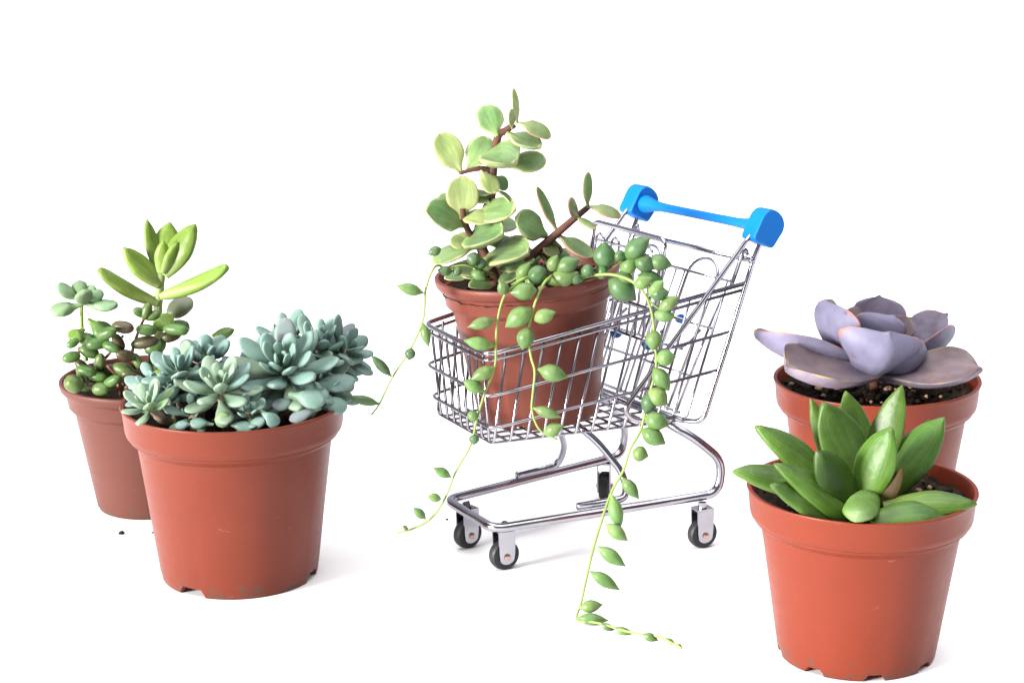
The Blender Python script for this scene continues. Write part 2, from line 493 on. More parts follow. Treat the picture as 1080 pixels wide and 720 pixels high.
# ---------------------------------------------------------------- setting
gm = MB()
n = 40
gv, gf = [], []
for j in range(2):
    for i in range(2):
        gv.append(V(-400 + 800 * i, Y0 - 60 + 900 * j, 0))
gm.add(gv, [(0, 1, 3, 2)])
ground = gm.build('ground', M['white'])
ground['kind'] = 'structure'


# ---------------------------------------------------------------- pots
def make_pot(parent, c, s, H, rb, style, mat, tilt=0.0, notches=(), zbase=0.0, spin=0.0, flat=0.0):
    """lathed nursery pot; c = centre of its base. returns a function that maps (r, angle, z) to world"""
    N = 112
    ct, st = math.cos(tilt), math.sin(tilt)

    def at(r, a, z):
        x, y = r * s * math.cos(a), r * s * math.sin(a)
        zz = z * s
        return V(c[0] + x * ct + zz * st, c[1] + y, c[2] + zbase - x * st + zz * ct)
    if style == 'band':
        prof = [(rb - .10, .085), (rb - .055, .085), (rb - .05, 0.0), (rb - .012, .0), (rb, .02), (rb + .012, .09),
                (.868, H - .335), (.872, H - .315), (.885, H - .302), (.93, H - .285), (.957, H - .26), (.968, H - .22),
                (.984, H - .045), (.994, H - .028), (1.0, H - .012), (.997, H - .002), (.985, H),
                (.965, H - .004), (.955, H - .02), (.93, H - .30), (.86, H - .36), (rb - .02, .13), (.0, .13)]
    else:
        prof = [(rb - .10, .07), (rb - .055, .07), (rb - .05, 0.0), (rb - .012, .0), (rb, .02), (rb + .014, .08),
                (.835, H - .36), (.838, H - .345), (.85, H - .335), (.878, H - .325), (.888, H - .31), (.90, H - .17), (.905, H - .15),
                (.925, H - .135), (.965, H - .115), (.985, H - .09), (.997, H - .05), (1.0, H - .03), (.995, H - .008), (.98, H),
                (.955, H - .003), (.945, H - .02), (.90, H - .30), (.80, H - .38), (rb - .02, .12), (.0, .12)]
    mb = MB()
    verts, faces = [], []
    for (r, z) in prof:
        for k in range(N):
            a = 2 * math.pi * k / N
            zz = z
            if z < .03 and r < rb + .005:
                for (na, nw, nh) in notches:
                    d = (a - na + math.pi) % (2 * math.pi) - math.pi
                    if abs(d) < nw:
                        zz = max(zz, nh)
            rr = r * (1 + flat * math.cos(2 * (a - .6)) * (z / H))
            verts.append(at(rr, a + spin, zz))
    for i in range(len(prof) - 1):
        for k in range(N):
            faces.append((i * N + k, i * N + (k + 1) % N, (i + 1) * N + (k + 1) % N, (i + 1) * N + k))
    faces.append(tuple(range(N - 1, -1, -1)))
    mb.add(verts, faces)
    mb.build('pot', mat, parent, True, 38)
    return at


def make_soil(parent, at, H, lvl, r, seed, pebbles=14):
    mb = MB()
    R, K = 26, 90
    verts, faces = [at(0, 0, H - lvl)], []
    for i in range(1, R + 1):
        for k in range(K):
            a = 2 * math.pi * k / K
            rr = r * i / R
            q = V(rr * math.cos(a) * 7 + seed * 5, rr * math.sin(a) * 7, seed)
            h = .06 * noise.noise(q) + .05 * noise.noise(q * 2.7) + .03 * noise.noise(q * 6)
            verts.append(at(rr, a, H - lvl + h * (1 if i < R else .3)))
    for k in range(K):
        faces.append((0, 1 + k, 1 + (k + 1) % K))
    for i in range(R - 1):
        for k in range(K):
            b0, b1 = 1 + i * K, 1 + (i + 1) * K
            faces.append((b0 + k, b1 + k, b1 + (k + 1) % K, b0 + (k + 1) % K))
    mb.add(verts, faces)
    rg = random.Random(seed)
    for k in range(pebbles * 5):      # crumbs of peat, a few pale grains of grit
        a, rr = rg.random() * 6.283, r * math.sqrt(rg.random()) * .95
        p = at(rr, a, H - lvl + .03)
        z = rg.uniform(.012, .034)
        mb.blob(p, (z * rg.uniform(.8, 1.5), z, z * .8), k, .5, 5, 1 if k < pebbles else 0)
    return mb.build('soil', [M['soil'], M['pebble']], parent)


HP = 1.562
pots = {}
GRP = 'small succulents in plastic pots'

# ---------------------------------------------------------------- plant builder
UPN = V(0, 0, 1)
CAMN = (CAM - V(0, Y0, 1.5)).normalized()


def facing(f, lean=0.0):
    """f = 0 looks straight up, f = 1 looks at the viewer's side; lean tips it right"""
    return (CAMN * f + UPN * (1 - f) + V(lean, 0, 0)).normalized()


def Z(scale, ox, oy):
    return lambda x, y: (ox + x / scale, oy + y / scale)


def add_leaf(parent, conv, b, t, w, y, dy=0.0, T=.3, prof=ROUND, nrm=None, mat='jade', label=None, s=1.0, name='leaf', **kw):
    """one leaf from photo points: b base, t tip, w full width (same units), y depth of base, dy depth change to tip"""
    bu, tu = conv(*b), conv(*t)
    p0, p1 = px(*bu, y), px(*tu, y + dy)
    k = per_px((p0 + p1) / 2)
    sc = conv(1, 0)[0] - conv(0, 0)[0]
    # the blade is as broad as it must be to look w wide when tilted like this
    ax = (p1 - p0).normalized()
    n0 = nrm if nrm is not None else V(0, -0.6, 0.8)
    n0 = (n0 - ax * n0.dot(ax)).normalized()
    vw = (CAM - p0).normalized()
    cf = abs(n0.dot(vw))
    w = w / max(.42, math.sqrt(cf * cf + (T * T) * (1 - cf * cf)))
    mb = MB()
    leaf(mb, p0, p1, w * sc * k * .5, T, prof, nrm, **kw)
    o = mb.build(name, M[mat], parent)
    if label:
        o['label'] = label
    return o


def stem_px(mb, conv, pts, r, n=5, m=7):
    """pts = (x, y, depth)"""
    P = [px(*conv(a, b), y) for a, b, y in pts]
    c = catmull(P, n)
    k = per_px(P[0]) * (conv(1, 0)[0] - conv(0, 0)[0])
    if isinstance(r, tuple):
        rr = [(r[0] + (r[1] - r[0]) * i / (len(c) - 1)) * k for i in range(len(c))]
    else:
        rr = r * k
    mb.tube(c, rr, m)
    return c


def rosette(parent, c, axis, L, nleaf, W, mats, a0=12, a1=95, stem=.25, T=.42, inner=6, prof=SPOON, seed=1, stemto=None, bow=.10, stemmat='bluestem', lw=.95, keepcam=None, spin=0.0):
    """spiral rosette: outer leaves are parts of their own, the tight bud is one mesh with the stem"""
    rg = random.Random(seed)
    ax = axis.normalized()
    e1 = ax.orthogonal().normalized()
    e2 = ax.cross(e1)
    core = MB()
    foot = stemto if stemto is not None else c - ax * (stem + .2)
    core.tube(catmull([foot, (foot + c) / 2 - ax * .03, c - ax * .03], 5), [.055] * 6 + [.045] * 4 + [.03], 8, mat=0)
    tot = inner + nleaf
    specs = []
    for k in range(tot):
        f = k / max(1, tot - 1)
        az = k * 2.39996 + spin + rg.uniform(-.18, .18)
        th = math.radians(a0 + (a1 - a0) * f ** .85 + rg.uniform(-5, 5))
        d = e1 * math.cos(az) + e2 * math.sin(az)
        dirv = ax * math.cos(th) + d * math.sin(th)
        ln = L * (.34 + .66 * min(1, f * 1.7) ** .8) * rg.uniform(.88, 1.1)
        base = c - ax * (stem * f) + d * (.025 + .02 * f)
        tip = base + dirv * ln
        up = ax * math.sin(th) - d * math.cos(th)
        specs.append((base, tip, up, W * .90 * (.5 + .5 * min(1, f * 1.9)) * rg.uniform(.85, 1.12)))
    for k, (b, t, up, w) in enumerate(specs[:inner]):
        leaf(core, b, t, w, T, prof, up, bow=bow, nl=16, nc=12, mat=1)
    o = core.build('rosette', [M[stemmat], M[mats[0]]], parent)
    for k, (b, t, up, w) in enumerate(specs[inner:]):
        mb = MB()
        leaf(mb, b, t, w, T * rg.uniform(.85, 1.2), prof, up, bow=bow * rg.uniform(.4, 1.5), cup=rg.uniform(.0, .14), side_bow=rg.uniform(-.06, .06), nl=18, nc=14)
        mb.build('leaf', M[mats[k % len(mats)]], o)
    return o


# ---------------------------------------------------------------- pot A : powdery blue rosettes, front left
xA, yA, sA, HA = -2.473, 18.912, .993, 1.631
tA = thing('potted_succulent', (xA, yA, 0), 'orange terracotta plastic pot crowded with powdery blue-green rosettes', 'potted plant', GRP)
nA = [(math.radians(a), .15, .075) for a in (240, 344, 62, 135, 190)]
atA = make_pot(tA, (xA, yA, 0), sA, HA, .705, 'band', M['pot_orange'], notches=nA, flat=.008)
make_soil(tA, atA, HA, .17, .945, 3)
def RA(u, v, y): return px(u, v, y)
rosette(tA, RA(298, 385, 18.72), V(-.02, -.62, .85), .47, 20, .100, ['blueleaf', 'blueleaf', 'blueleaf', 'paleblue', 'blueleaf', 'plum'], 6, 98, .24, seed=3, stemto=V(xA + .42, yA - .18, HA - .2), inner=11, prof=SLIM)
rosette(tA, RA(336, 360, 19.20), V(.12, -.25, 1), .42, 18, .092, ['blueleaf', 'blueleaf', 'blueleaf', 'plum'], 8, 108, .26, seed=11, stemto=V(xA + .66, yA + .2, HA - .2), inner=10, prof=SLIM)
rosette(tA, RA(231, 405, 18.40), V(-.05, -.42, 1), .35, 13, .080, ['paleblue', 'paleblue', 'blueleaf'], 10, 92, .14, seed=5, stemto=px(237, 444, 18.40), inner=8, prof=SLIM)
rosette(tA, RA(187, 388, 18.72), V(-.28, -.3, 1), .36, 9, .090, ['blueleaf', 'blueleaf', 'paleblue'], 10, 90, .14, seed=8, stemto=px(192, 436, 18.8), prof=SLIM)
rosette(tA, RA(216, 376, 19.05), V(.06, -.25, 1), .32, 9, .105, ['blueleaf', 'plum', 'blueleaf'], 12, 85, .14, seed=13, stemto=px(220, 430, 19.1), T=.55)
rosette(tA, RA(155, 424, 18.28), V(-.3, -.45, 1), .25, 8, .058, ['paleblue', 'sedum', 'paleblue'], 12, 72, .08, seed=17, stemto=px(178, 446, 18.5), prof=SLIM)
rosette(tA, RA(160, 402, 18.80), V(-.5, -.3, .8), .27, 7, .075, ['blueleaf', 'blueleaf'], 12, 88, .12, seed=21, stemto=px(185, 440, 18.85), inner=4)
rosette(tA, RA(203, 436, 18.36), V(-.1, -.6, .8), .22, 6, .052, ['blueleaf', 'paleblue'], 14, 88, .06, seed=23, stemto=px(206, 452, 18.4), inner=4)
for (u, v, y, ax, L_, w_, sd_) in ((366, 366, 19.25, V(.6, -.3, .7), .34, .085, 41), (262, 392, 18.95, V(-.1, -.4, 1), .32, .085, 43),
                                   (300, 355, 19.45, V(-.2, -.2, 1), .36, .085, 45), (176, 412, 18.62, V(-.3, -.5, .8), .24, .062, 47),
                                   (262, 432, 18.34, V(.1, -.6, .7), .22, .062, 49), (342, 402, 18.80, V(.4, -.5, .7), .30, .085, 51), (205, 408, 18.8, V(0, -.5, .9), .26, .07, 53)):
    rosette(tA, RA(u, v, y), ax, L_, 0, w_, ['blueleaf'], 10, 92, .12, seed=sd_, stemto=V(px(u, v, y).x * .9 + xA * .1, px(u, v, y).y * .9 + yA * .1, HA - .2), inner=14, prof=SLIM)
lowA = MB()
stem_px(lowA, Z(1, 0, 0), [(250, 452, 18.5), (300, 436, 18.6), (345, 425, 18.8)], 3)
low = lowA.build('stem', M['bluestem'], tA)
zc = Z(3.79, 120, 310)
for (b, t, w, y, dy, mt, pr) in [
    ((440, 470), (435, 535), 70, 18.25, -.05, 'sedum', BALL), ((455, 520), (560, 535), 46, 18.22, 0, 'blueleaf', SPOON),
    ((545, 525), (605, 505), 46, 18.25, 0, 'blueleaf', BALL), ((585, 465), (660, 525), 58, 18.3, -.03, 'blueleaf', SPOON),
    ((740, 425), (632, 452), 52, 18.5, -.08, 'plum', SPOON), ((830, 455), (700, 505), 50, 18.42, -.08, 'plum', SPOON),
    ((700, 400), (845, 430), 80, 18.45, -.05, 'blueleaf', SPOON), ((800, 440), (935, 450), 72, 18.6, .05, 'blueleaf', SPOON),
    ((760, 375), (968, 345), 74, 18.7, .1, 'blueleaf', SPOON), ((880, 425), (990, 425), 40, 18.85, .1, 'plum', SPOON),
    ((400, 520), (305, 515), 48, 18.2, 0, 'blueleaf', SPOON), ((320, 520), (245, 528), 40, 18.2, 0, 'blueleaf', SPOON),
    ((470, 470), (585, 440), 40, 18.35, .05, 'blueleaf', SPOON), ((880, 260), (1000, 310), 60, 19.3, .1, 'blueleaf', SPOON),
    ((860, 240), (985, 235), 60, 19.35, .1, 'blueleaf', SPOON)]:
    add_leaf(low, zc, b, t, w, y, dy, .55, pr, facing(.55), mt)

# ---------------------------------------------------------------- pot B : glossy green pointed leaves, front right
xB, yB, sB, HB = 2.809, 16.993, .926, 1.539
tB = thing('potted_succulent', (xB, yB, 0), 'orange plastic pot with glossy bright green pointed leaves, nearest of the right pair', 'potted plant', GRP)
nB = [(math.radians(a), .11, .06) for a in (230, 275, 320, 5, 50, 95, 140, 185)]
atB = make_pot(tB, (xB, yB, 0), sB, HB, .69, 'band', M['pot_bright'], notches=nB, flat=-.010)
make_soil(tB, atB, HB, .13, .945, 9, 22)
zb = Z(3.6, 760, 400)
core = MB()
stem_px(core, zb, [(545, 560, 16.85), (545, 480, 16.85), (550, 420, 16.9)], (22, 14), m=10)
rB = core.build('rosette', M['greendark'], tB)
yb = 16.75
for (b, t, w, y, dy, mt, T, f, ln, bow, kw) in [
    ((440, 430), (128, 177), 100, 16.95, -.05, 'green', .40, .45, .25, -.10, dict(keel=.25)),
    ((400, 440), (43, 348), 92, 16.80, -.25, 'green', .45, .45, .1, -.08, dict(keel=.25)),
    ((505, 560), (200, 318), 92, 16.55, -.10, 'green', .45, .55, .3, -.14, dict(keel=.2)),
    ((455, 545), (187, 398), 88, 16.52, -.15, 'green', .42, .5, .2, -.08, dict(keel=.25)),
    ((480, 420), (340, 70), 84, 17.10, .1, 'green', .35, .8, -.1, 0, {}),
    ((540, 400), (386, 84), 150, 16.95, .0, 'green', .34, .85, .25, .05, dict(cup=.12)),
    ((560, 400), (474, 42), 122, 17.25, .18, 'green', .32, .85, .2, .03, dict(cup=.1)),
    ((560, 420), (690, 20), 118, 17.05, .1, 'green', .34, .85, -.35, .02, dict(cup=.15)),
    ((530, 470), (652, 178), 140, 16.70, -.05, 'green', .40, .75, -.55, -.05, dict(keel=.2)),
    ((600, 430), (792, 152), 62, 17.15, .2, 'greendark', .4, .6, -.2, 0, {}),
    ((610, 450), (852, 143), 148, 16.95, .1, 'green', .38, .75, -.5, -.03, dict(keel=.2)),
    ((520, 500), (365, 272), 118, 16.65, -.20, 'greendark', .42, .6, .1, .06, {}),
    ((600, 500), (694, 335), 56, 16.55, .0, 'brownleaf', .3, .8, -.5, 0, {}),
    ((620, 490), (976, 474), 92, 16.50, -.05, 'green', .50, .4, -.1, -.10, dict(keel=.2)),
    ((575, 545), (888, 522), 112, 16.28, .16, 'green', .50, .45, -.1, -.13, dict(keel=.2)),
]:
    add_leaf(rB, zb, b, t, w * 1.1, y, dy, T, LANCE, facing(f, ln), mt, bow=bow, lens=1.25, wav=.06, **kw)
# blunt leaf pointing at the viewer
mb = MB()
p0 = px(*zb(560, 440), 16.75); p1 = px(*zb(519, 522), 16.05)
leaf(mb, p0, p1, 66 / 3.6 * per_px(p0), .66, [(0, .72), (.4, .92), (.75, 1.0), (.90, .78), (.97, .42), (1, .0)], facing(.1), wav=.08)
mb.build('leaf', M['greenblunt'], rB)['label'] = 'blunt pale leaf pointing at the viewer'

# ---------------------------------------------------------------- pot C : lilac rosette, behind B
xC, yC, sC, HC = 3.388, 19.857, .957, 1.584
tC = thing('potted_succulent', (xC, yC, 0), 'orange plastic pot with one open lilac-grey rosette of broad leaves', 'potted plant', GRP)
atC = make_pot(tC, (xC, yC, 0), sC, HC, .69, 'band', M['pot_bright'], notches=nA, flat=.012)
make_soil(tC, atC, HC, .14, .945, 15, 26)
zp = Z(3.857, 780, 300)
core = MB()
stem_px(core, zp, [(555, 470, 20.05), (550, 400, 19.95), (550, 320, 19.95)], (26, 20), m=10)
rC = core.build('rosette', M['bark'], tC)
for (b, t, w, y, dy, mt, T, nrm, bow, cup, keel, pr) in [
    ((520, 345), (58, 190), 128, 19.75, -.05, 'purple', .26, V(.25, .35, 1), .08, .36, .1, LANCE),
    ((545, 362), (186, 334), 150, 19.40, -.40, 'purple_brown', .20, V(.15, -.15, 1), .14, .34, .05, ECHEV),
    ((545, 358), (990, 345), 160, 19.55, -.20, 'purple_brown', .20, V(-.25, -.20, 1), .12, .32, .05, ECHEV),
    ((515, 368), (610, 194), 250, 19.45, -.30, 'purple', .17, V(.10, .75, .8), .10, .30, .30, ECHEV),
    ((560, 365), (728, 220), 170, 19.62, -.12, 'purple', .18, V(-.5, .7, .8), .10, .30, .25, ECHEV),
    ((505, 345), (342, 62), 185, 19.75, .05, 'purple', .19, V(1, .10, .6), .12, .34, .12, ECHEV),
    ((560, 300), (568, 42), 215, 20.10, .30, 'purple', .18, V(0, -1, .35), .10, .26, .1, ECHEV),
    ((590, 320), (847, 116), 135, 19.95, .15, 'purple', .19, V(-.7, -.5, .8), .08, .30, .1, ECHEV),
    ((580, 352), (872, 168), 140, 19.98, .20, 'purple', .19, V(-.7, .2, .9), .08, .28, .1, ECHEV),
    ((540, 290), (626, 124), 200, 19.78, .00, 'purple', .18, V(.0, .6, 1), .08, .30, .2, ECHEV),
    ((560, 280), (700, 134), 120, 19.98, .10, 'purple_brown', .28, V(-.5, -.4, .9), .08, .28, .1, ECHEV),
    ((535, 270), (455, 150), 90, 19.88, .02, 'purple', .2, V(.5, .2, .9), .08, .28, .1, ECHEV),
    ((545, 270), (585, 128), 110, 19.90, .05, 'purple_brown', .2, V(-.2, -.5, .9), .08, .25, .1, ECHEV),
    ((530, 250), (426, 104), 100, 19.98, .05, 'purple_brown', .3, V(.8, -.3, .6), .05, .2, .1, ECHEV),
    ((530, 280), (500, 140), 110, 19.90, .02, 'purple_brown', .3, V(.3, .1, .9), .05, .2, .1, ECHEV),
]:
    add_leaf(rC, zp, b, t, w, y, dy, T, pr, nrm.normalized(), mt, bow=bow, cup=cup, keel=keel, wav=.07, nl=40, nc=32, lens=1.55)

# ---------------------------------------------------------------- pot D : mixed sedums, back left
xD, yD, sD = -3.575, 20.852, .829
tD = thing('potted_succulent', (xD, yD, 0), 'dull terracotta pot with tall yellow-green rosette over dark bean-like leaves', 'potted plant', GRP)
atD = make_pot(tD, (xD, yD, 0), sD, HP, .63, 'lip', M['pot_brown'], notches=[(math.radians(a), .06, .06) for a in (200, 20, 110, 290)], flat=.010)
make_soil(tD, atD, HP, .14, .93, 21, 8)
zd = Z(2.057, 40, 220)
ms = MB()
stem_px(ms, zd, [(250, 390, 20.8), (262, 290, 20.8), (260, 220, 20.75), (268, 140, 20.72)], (12, 9), m=9)
sD1 = ms.build('stem', M['palestem'], tD)
for (b, t, w, y, dy, mt, nrm, bow, pr, T) in [
    ((262, 205), (130, 130), 34, 20.72, -.1, 'lime', V(.5, -.3, 1), .12, FINGER, .6),
    ((266, 163), (184, 84), 46, 20.72, -.1, 'lime', V(.5, -.6, .6), .08, LANCE, .5),
    ((266, 140), (236, 22), 34, 20.80, .1, 'lime', V(.6, -.6, .2), .06, LANCE, .5),
    ((270, 140), (286, 28), 66, 20.85, .12, 'lime', V(0, -1, .2), .04, LANCE, .45),
    ((272, 140), (342, 33), 56, 20.72, .0, 'lime', V(-.6, -.6, .3), .06, LANCE, .5),
    ((268, 138), (272, 68), 34, 20.65, -.02, 'lime', V(0, .5, 1), .05, LANCE, .6),
    ((272, 138), (302, 72), 30, 20.66, .0, 'lime', V(-.3, .3, .8), .05, LANCE, .6),
    ((266, 190), (414, 124), 36, 20.72, -.05, 'lime', V(-.4, -.3, 1), .10, FINGER, .6),
    ((276, 238), (336, 198), 44, 20.95, .1, 'lime_backlit', V(-.3, -.6, .6), -.12, ROUND, .5),
    ((275, 250), (330, 262), 34, 20.70, 0, 'bean', None, 0, FINGER, .9),
    ((250, 240), (290, 255), 40, 20.6, -.1, 'lime', V(0, -.5, 1), -.1, ROUND, .5),
    ((380, 280), (427, 262), 26, 20.60, 0, 'bean', None, 0, LANCE, .7)]:
    add_leaf(sD1, zd, b, t, w, y, dy, T, pr, nrm.normalized() if nrm else None, mt, bow=bow)
ms = MB()
stem_px(ms, zd, [(105, 330, 20.55), (96, 270, 20.55), (95, 205, 20.5)], (5, 4), m=8)
sD2 = ms.build('stem', M['greenstem'], tD)
for (b, t, w, dy, mt) in [((92, 200), (42, 163), 30, 0, 'sedum'), ((95, 200), (88, 155), 34, .1, 'sedum'), ((98, 200), (142, 180), 30, .05, 'sedum'),
                          ((94, 208), (25, 222), 34, -.05, 'sedum'), ((98, 206), (174, 209), 28, -.05, 'sedum'), ((97, 205), (120, 165), 26, .1, 'sedum'), ((95, 207), (100, 178), 30, -.15, 'sedum'),
                          ((100, 260), (70, 285), 36, -.1, 'lime'), ((108, 240), (160, 275), 40, -.1, 'bean')]:
    add_leaf(sD2, zd, b, t, w, 20.5, dy, .6, SPOON, facing(.3), mt, bow=.08)
rg = random.Random(31)
stems = [([(235, 400, 20.5), (205, 330, 20.45), (213, 280, 20.4), (236, 225, 20.4)], 'a'),
         ([(130, 400, 20.4), (125, 350, 20.35), (150, 320, 20.35), (185, 275, 20.35)], 'b'),
         ([(95, 395, 20.5), (85, 340, 20.45), (90, 300, 20.45)], 'c'),
         ([(180, 405, 20.35), (175, 370, 20.3), (150, 340, 20.3)], 'd')]
beans = {'a': [(236, 222, 40, 22, -70), (222, 225, 34, 20, 200), (250, 232, 36, 20, -20), (236, 263, 46, 24, 5), (185, 257, 48, 26, 10), (232, 290, 60, 26, -10), (190, 318, 44, 24, 190), (215, 330, 36, 20, 60), (255, 300, 50, 30, -20), (262, 330, 50, 26, 30), (290, 275, 50, 26, -20), (300, 262, 54, 24, 5), (270, 360, 40, 22, 10), (240, 350, 40, 24, 80)],
         'b': [(130, 292, 52, 26, 170), (160, 300, 40, 22, 20), (105, 352, 44, 24, 10), (160, 352, 58, 28, -5), (186, 350, 50, 28, 20), (134, 335, 40, 24, 100), (150, 270, 44, 24, -20), (175, 290, 40, 22, 60)],
         'c': [(72, 322, 42, 24, 165), (75, 292, 30, 18, 150), (112, 310, 46, 26, 20), (95, 340, 36, 20, 40), (110, 285, 50, 28, 20), (95, 375, 36, 22, 60)],
         'd': [(78, 380, 44, 36, 35), (138, 391, 40, 28, 0), (118, 385, 34, 22, 30), (105, 388, 36, 16, 0), (205, 362, 50, 26, 15), (225, 385, 40, 24, 20), (160, 375, 40, 22, -30), (130, 365, 40, 22, 10)]}
for pts, key in stems:
    ms = MB()
    stem_px(ms, zd, pts, (4.5, 3), m=7)
    so = ms.build('stem', M['redstem'], tD)
    for (x, y, ln, w, ang) in beans[key]:
        a = math.radians(ang)
        dx, dyy = math.cos(a) * ln / 2, math.sin(a) * ln / 2
        mt = rg.choice(['bean', 'bean', 'bean', 'bean', 'beanred']) if key != 'a' else rg.choice(['bean', 'bean', 'beanred'])
        if (x, y) in ((78, 380), (138, 391)):
            mt = 'lime' if False else 'bean'
        add_leaf(so, zd, (x - dx, y - dyy), (x + dx, y + dyy), w * 1.08, pts[1][2] + rg.uniform(-.18, .05), rg.uniform(-.1, .05), .95, ELLIP, None, mt, nl=18, nc=14)

# ---------------------------------------------------------------- shopping cart
O = V(-.255, 19.224, 0)
CU, CV = V(.857, .515, 0), V(.515, -.857, 0)


def C(a, b, z, twist=True):
    """cart frame: a towards the handle, b towards the viewer's side, z up; the toy is bent a little out of true"""
    if twist:
        z = z + b * (-.030 + .032 * (a + .2)) * min(1.0, z / .5)
    return O + CU * a + CV * b + V(0, 0, z)


cart = thing('shopping_cart', O + CU * .9, 'toy chrome wire shopping trolley with a bright blue handle', 'shopping cart')
WR = .0135      # rod radius


def lerp(a, b, t):
    return a + (b - a) * t


RZ0, RZ1 = 2.118, 2.455


def rail(af, bf, zf, ar, br, zr, fr=.13):
    pts = [C(ar, -br, zr), C(af, -bf, zf), C(af, bf, zf), C(ar, br, zr)]
    out = []
    # subdivide the long sides so that the twist bends them smoothly
    return fillet([pts[0], pts[1], pts[2], pts[3]], fr, 8)


basket = MB()
basket.tube(rail(-.283, .562, 1.737, 2.045, .945, 2.03, .10), .0155, 8)
basket.tube(rail(-.245, .550, 1.438, 1.932, .932, 1.69, .10), .0155, 8)
NB = 13
for i in range(NB):       # U-shaped rods: down one side, across under the floor, up the other side
    f = i / (NB - 1)
    at_ = lerp(-.10, 2.02, f)
    t = (at_ + .29) / 2.46
    bt, ztp = lerp(.562, .93, t), lerp(RZ0, RZ1, t) - .02
    ab = at_ - lerp(.10, .36, f)
    tb = (ab + .2) / 1.8
    bb, zb_ = lerp(.50, .80, max(0, min(1, tb))), lerp(1.275, 1.235, max(0, min(1, tb)))
    # where the rods cross the two lower rails they lie just inside them
    basket.tube(fillet([C(at_, -bt + .03, ztp), C(ab, -bb, zb_), C(ab, bb, zb_), C(at_, bt - .03, ztp)], .06, 5), WR, 7)
NF = 8
for i in range(NF):       # nose rods run on lengthwise as the floor
    f = i / (NF - 1) * 2 - 1
    basket.tube(fillet([C(-.275, f * .46, RZ0 - .01), C(-.205, f * .43, 1.262), C(1.62, f * .70, 1.215)], .07, 5), WR, 7)
basket.tube([C(1.62, -.80, 1.24), C(1.62, .80, 1.24)], .016, 8)
bo = basket.build('basket', M['chrome'], cart)
rim = MB()
rim.tube(rail(-.290, .566, RZ0, 2.20, .945, RZ1, .11), .022, 8)
rim.tube(rail(-.287, .553, RZ0 - .062, 2.175, .93, RZ1 - .062, .10), .0155, 8)
rim.build('rim', M['chrome'], cart)

for sgn in (-1, 1):       # bent wire that carries each end of the handle
    fr = MB()
    loop = [C(2.21, sgn * .985, 2.90), C(2.12, sgn * .975, 2.80), C(.885, sgn * .93, 1.50), C(1.02, sgn * .90, 1.37), C(1.50, sgn * .84, 1.30)]
    fr.tube(fillet(loop, .12, 8), .0235, 8)
    post = [C(2.38, sgn * .985, 2.90), C(2.28, sgn * .975, 2.72), C(1.765, sgn * .915, 1.215), C(1.60, sgn * .66, 1.225), C(1.60, 0, 1.215)]
    fr.tube(fillet(post, .10, 8), .025, 8)
    fr.build('handle_frame', M['chrome'], cart)

gate = MB()
# rear crossbar with hooked ends, and the swinging panel hung from it
gate.tube([C(2.245, -.95, 2.66), C(2.245, .97, 2.66)], .026, 10)
for sgn in (-1, 1):
    gate.blob(C(2.245, sgn * .965, 2.66), (.036, .036, .036), 1, .05, 8)
    gate.tube(fillet([C(2.10, sgn * .86, 2.43), C(2.24, sgn * .86, 2.76), C(2.27, sgn * .88, 2.70)], .05, 5), .02, 8)


def gp(b, z):        # the panel's leaning plane
    t = (z - 1.27) / (2.66 - 1.27)
    return C(lerp(1.62, 2.19, t), b * lerp(.86, 1, t), z)


for cb in (-.50, .41):
    w = .23
    pts = [gp(cb - w, 1.28), gp(cb - w, 2.43)]
    pts += [gp(cb - w * math.cos(math.pi * k / 10), 2.45 + .16 * math.sin(math.pi * k / 10)) for k in range(11)]
    pts += [gp(cb + w, 2.43), gp(cb + w, 1.28)]
    gate.tube(pts, .0145, 7)
for b in (-.80, -.18, -.02, .12, .80):
    gate.tube([gp(b, 1.28), gp(b, 2.47)], WR, 7)
for z in (2.47, 2.05, 1.62, 1.30):
    gate.tube([gp(-.85, z), gp(.85, z)], .0145, 7)
gate.build('rear_gate', M['chrome'], cart)

seat = MB()


def sp_(b, z):
    t = (z - 1.6) / (2.9 - 1.6)
    return C(lerp(1.40, 1.565, t), b, z)


seat.tube(fillet([sp_(-.56, 1.95), sp_(-.585, 2.89), sp_(.585, 2.89), sp_(.56, 1.95)], .09, 7), .025, 8)
seat.tube([sp_(-.57, 2.73), sp_(.57, 2.73)], .0145, 7)
seat.tube([sp_(-.57, 2.25), sp_(.57, 2.25)], .0145, 7)
seat.tube([sp_(-.56, 1.95), sp_(.56, 1.95)], .016, 7)
for cb in (-.46, -.20, .08, .34):
    w = .065
    pts = [sp_(cb - w, 1.95), sp_(cb - w, 2.70)] + [sp_(cb - w * math.cos(math.pi * k / 8), 2.72 + .07 * math.sin(math.pi * k / 8)) for k in range(9)] + [sp_(cb + w, 2.70), sp_(cb + w, 1.95)]
    seat.tube(pts, WR, 7)
seat.tube(fillet([sp_(-.56, 1.97), C(1.75, -.6, 1.85), C(1.95, -.6, 2.0)], .1, 5), .016, 7)
seat.tube(fillet([sp_(.56, 1.97), C(1.75, .6, 1.85), C(1.95, .6, 2.0)], .1, 5), .016, 7)
seat.tube([C(1.75, -.6, 1.85), C(1.75, .6, 1.85)], WR, 7)
so = seat.build('child_seat', M['chrome'], cart)
for (u, v, y, sz) in ((650, 351, 20.15, .05), (684, 363, 20.1, .055), (700, 350, 20.25, .03), (718, 336, 20.2, .045)):
    cb = MB()
    p = px(u, v, y)
    cb.blob(p, (sz * 1.2, sz * .8, sz), 2, .12, 10)
    cb.build('seat_clip', M['blue'], cart)

